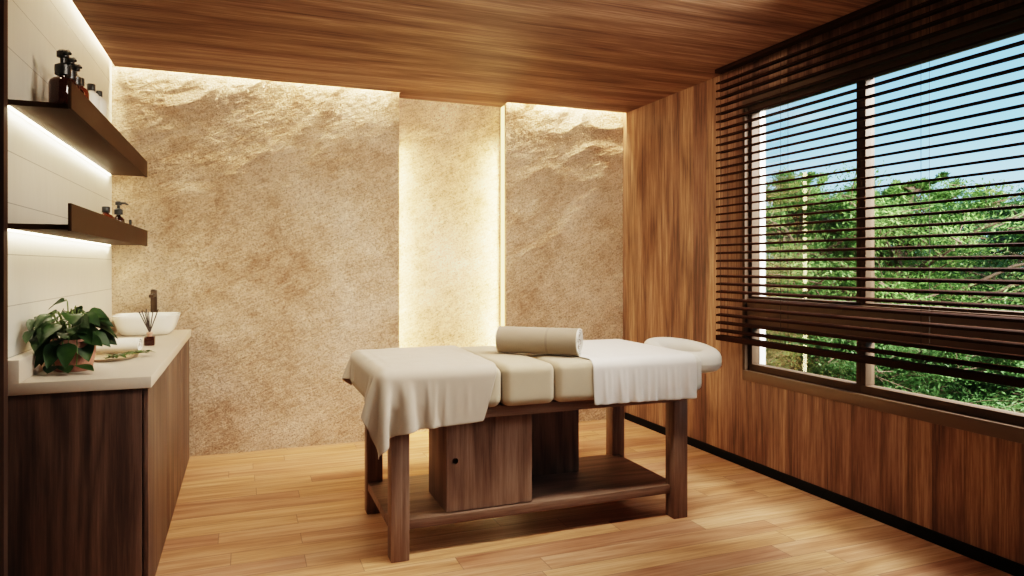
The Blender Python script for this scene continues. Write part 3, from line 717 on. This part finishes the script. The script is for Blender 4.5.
# ------------------------------------------------------------------ light
def area(name, loc, rot, sx, sy, e, col, spread=PI):
    d = bpy.data.lights.new(name, 'AREA'); d.shape = 'RECTANGLE'; d.size = sx; d.size_y = sy; d.energy = e; d.color = col; d.spread = spread
    o = bpy.data.objects.new(name, d); o.location = loc; o.rotation_euler = rot; C.objects.link(o); return o
def aim(o, target):
    o.rotation_euler = (Vector(target)-o.location).to_track_quat('-Z', 'Y').to_euler()
WARM = (1.0, .83, .57); GOLD = (1.0, .78, .42)
area('cove_light', ((XL+1.087)/2, 5.152, 2.70), (0, 0, 0), 1.86, .022, 21, WARM)
area('cove_light', ((1.95+XR)/2, 5.152, 2.70), (0, 0, 0), 1.05, .022, 16, WARM)
for zz in (1.880, 1.426): area('shelf_light', (-.797, 4.06, zz), (0, 0, 0), .014, 2.05, 3.2, (1, .86, .62))
area('cove_light', (XL-.004, 4.04, 2.69), (0, 0, 0), .020, 2.1, 16, WARM)
o = area('niche_light', (1.092, 5.245, 1.18), (0, -PI/2, 0), 2.1, .05, 9, GOLD)
o = area('niche_light', (1.938, 5.245, 1.18), (0, PI/2, 0), 2.1, .05, 13, GOLD)
MBs = MB().box(1.9440, 1.9465, 5.205, 5.285, 0, 2.59); struct('trim_1', MBs, M['ledsoft'], smooth=False)
o = area('daylight_lamp', (4.4, .8, 3.3), (0, 0, 0), 3.6, 1.5, 1350, (1.0, .935, .88)); aim(o, (1.3, 3.0, .5))
o = area('added_fill_light', (1.25, 2.5, 2.57), (0, 0, 0), 2.2, .4, 80, (1.0, .89, .75), math.radians(140)); aim(o, (1.1, 5.2, .5))  # fill light added out of view, no fixture hangs here
sd = bpy.data.lights.new('sun', 'SUN'); sd.energy = 2.6; sd.angle = .02; sd.color = (1, .95, .86)
so = bpy.data.objects.new('sun', sd); C.objects.link(so); so.rotation_euler = Vector((.62, .38, -.72)).to_track_quat('-Z', 'Y').to_euler()

w = bpy.data.worlds.new('sky'); bpy.context.scene.world = w; w.use_nodes = True; nt = w.node_tree; nt.nodes.clear()
def wn(t, **k):
    n = nt.nodes.new(t)
    for a, b in k.items(): setattr(n, a, b)
    return n
tc = wn('ShaderNodeTexCoord'); sp_ = wn('ShaderNodeSeparateXYZ'); nt.links.new(tc.outputs['Generated'], sp_.inputs[0])
rp = wn('ShaderNodeValToRGB'); cr = rp.color_ramp
for p, c in ((0.0, (.46, .66, .80)), (.5, (.05, .22, .52))):
    e = cr.elements[0] if p == 0 else cr.elements[1]; e.position = p; e.color = (*c, 1)
e = cr.elements.new(.17); e.color = (.22, .48, .70, 1)
nt.links.new(sp_.outputs[2], rp.inputs[0])
mp = wn('ShaderNodeMapping'); mp.inputs['Scale'].default_value = (1, 1, 4); nt.links.new(tc.outputs['Generated'], mp.inputs[0])
nz = wn('ShaderNodeTexNoise'); nz.inputs['Scale'].default_value = 3.5; nz.inputs['Detail'].default_value = 7; nt.links.new(mp.outputs[0], nz.inputs['Vector'])
cl = wn('ShaderNodeValToRGB'); cl.color_ramp.elements[0].position = .52; cl.color_ramp.elements[1].position = .80; cl.color_ramp.elements[1].color = (.55, .55, .55, 1); nt.links.new(nz.outputs['Fac'], cl.inputs[0])
mx = wn('ShaderNodeMix', data_type='RGBA'); nt.links.new(cl.outputs[0], mx.inputs[0]); nt.links.new(rp.outputs[0], mx.inputs[6]); mx.inputs[7].default_value = (.85, .88, .90, 1)
bg = wn('ShaderNodeBackground'); bg.inputs[1].default_value = 1.9; nt.links.new(mx.outputs[2], bg.inputs[0]); wo = wn('ShaderNodeOutputWorld'); nt.links.new(bg.outputs[0], wo.inputs[0])

# ------------------------------------------------------------------ camera and view
cd = bpy.data.cameras.new('camera'); cam = bpy.data.objects.new('camera', cd); C.objects.link(cam)
cd.sensor_width = 36; cd.lens = f_px/1024*36; cd.shift_y = -22/1024; cd.clip_start = .02
cam.location = (0, 0, 1.3); cam.rotation_euler = (PI/2, 0, -th_)
S = bpy.context.scene; S.camera = cam
S.view_settings.view_transform = 'Filmic'; S.view_settings.look = 'High Contrast'; S.view_settings.exposure = 0.28
S.cycles.use_denoising = True; S.cycles.max_bounces = 10; S.cycles.diffuse_bounces = 6; S.cycles.transparent_max_bounces = 12
S.cycles.sample_clamp_indirect = 6.0; S.cycles.caustics_reflective = False; S.cycles.caustics_refractive = False
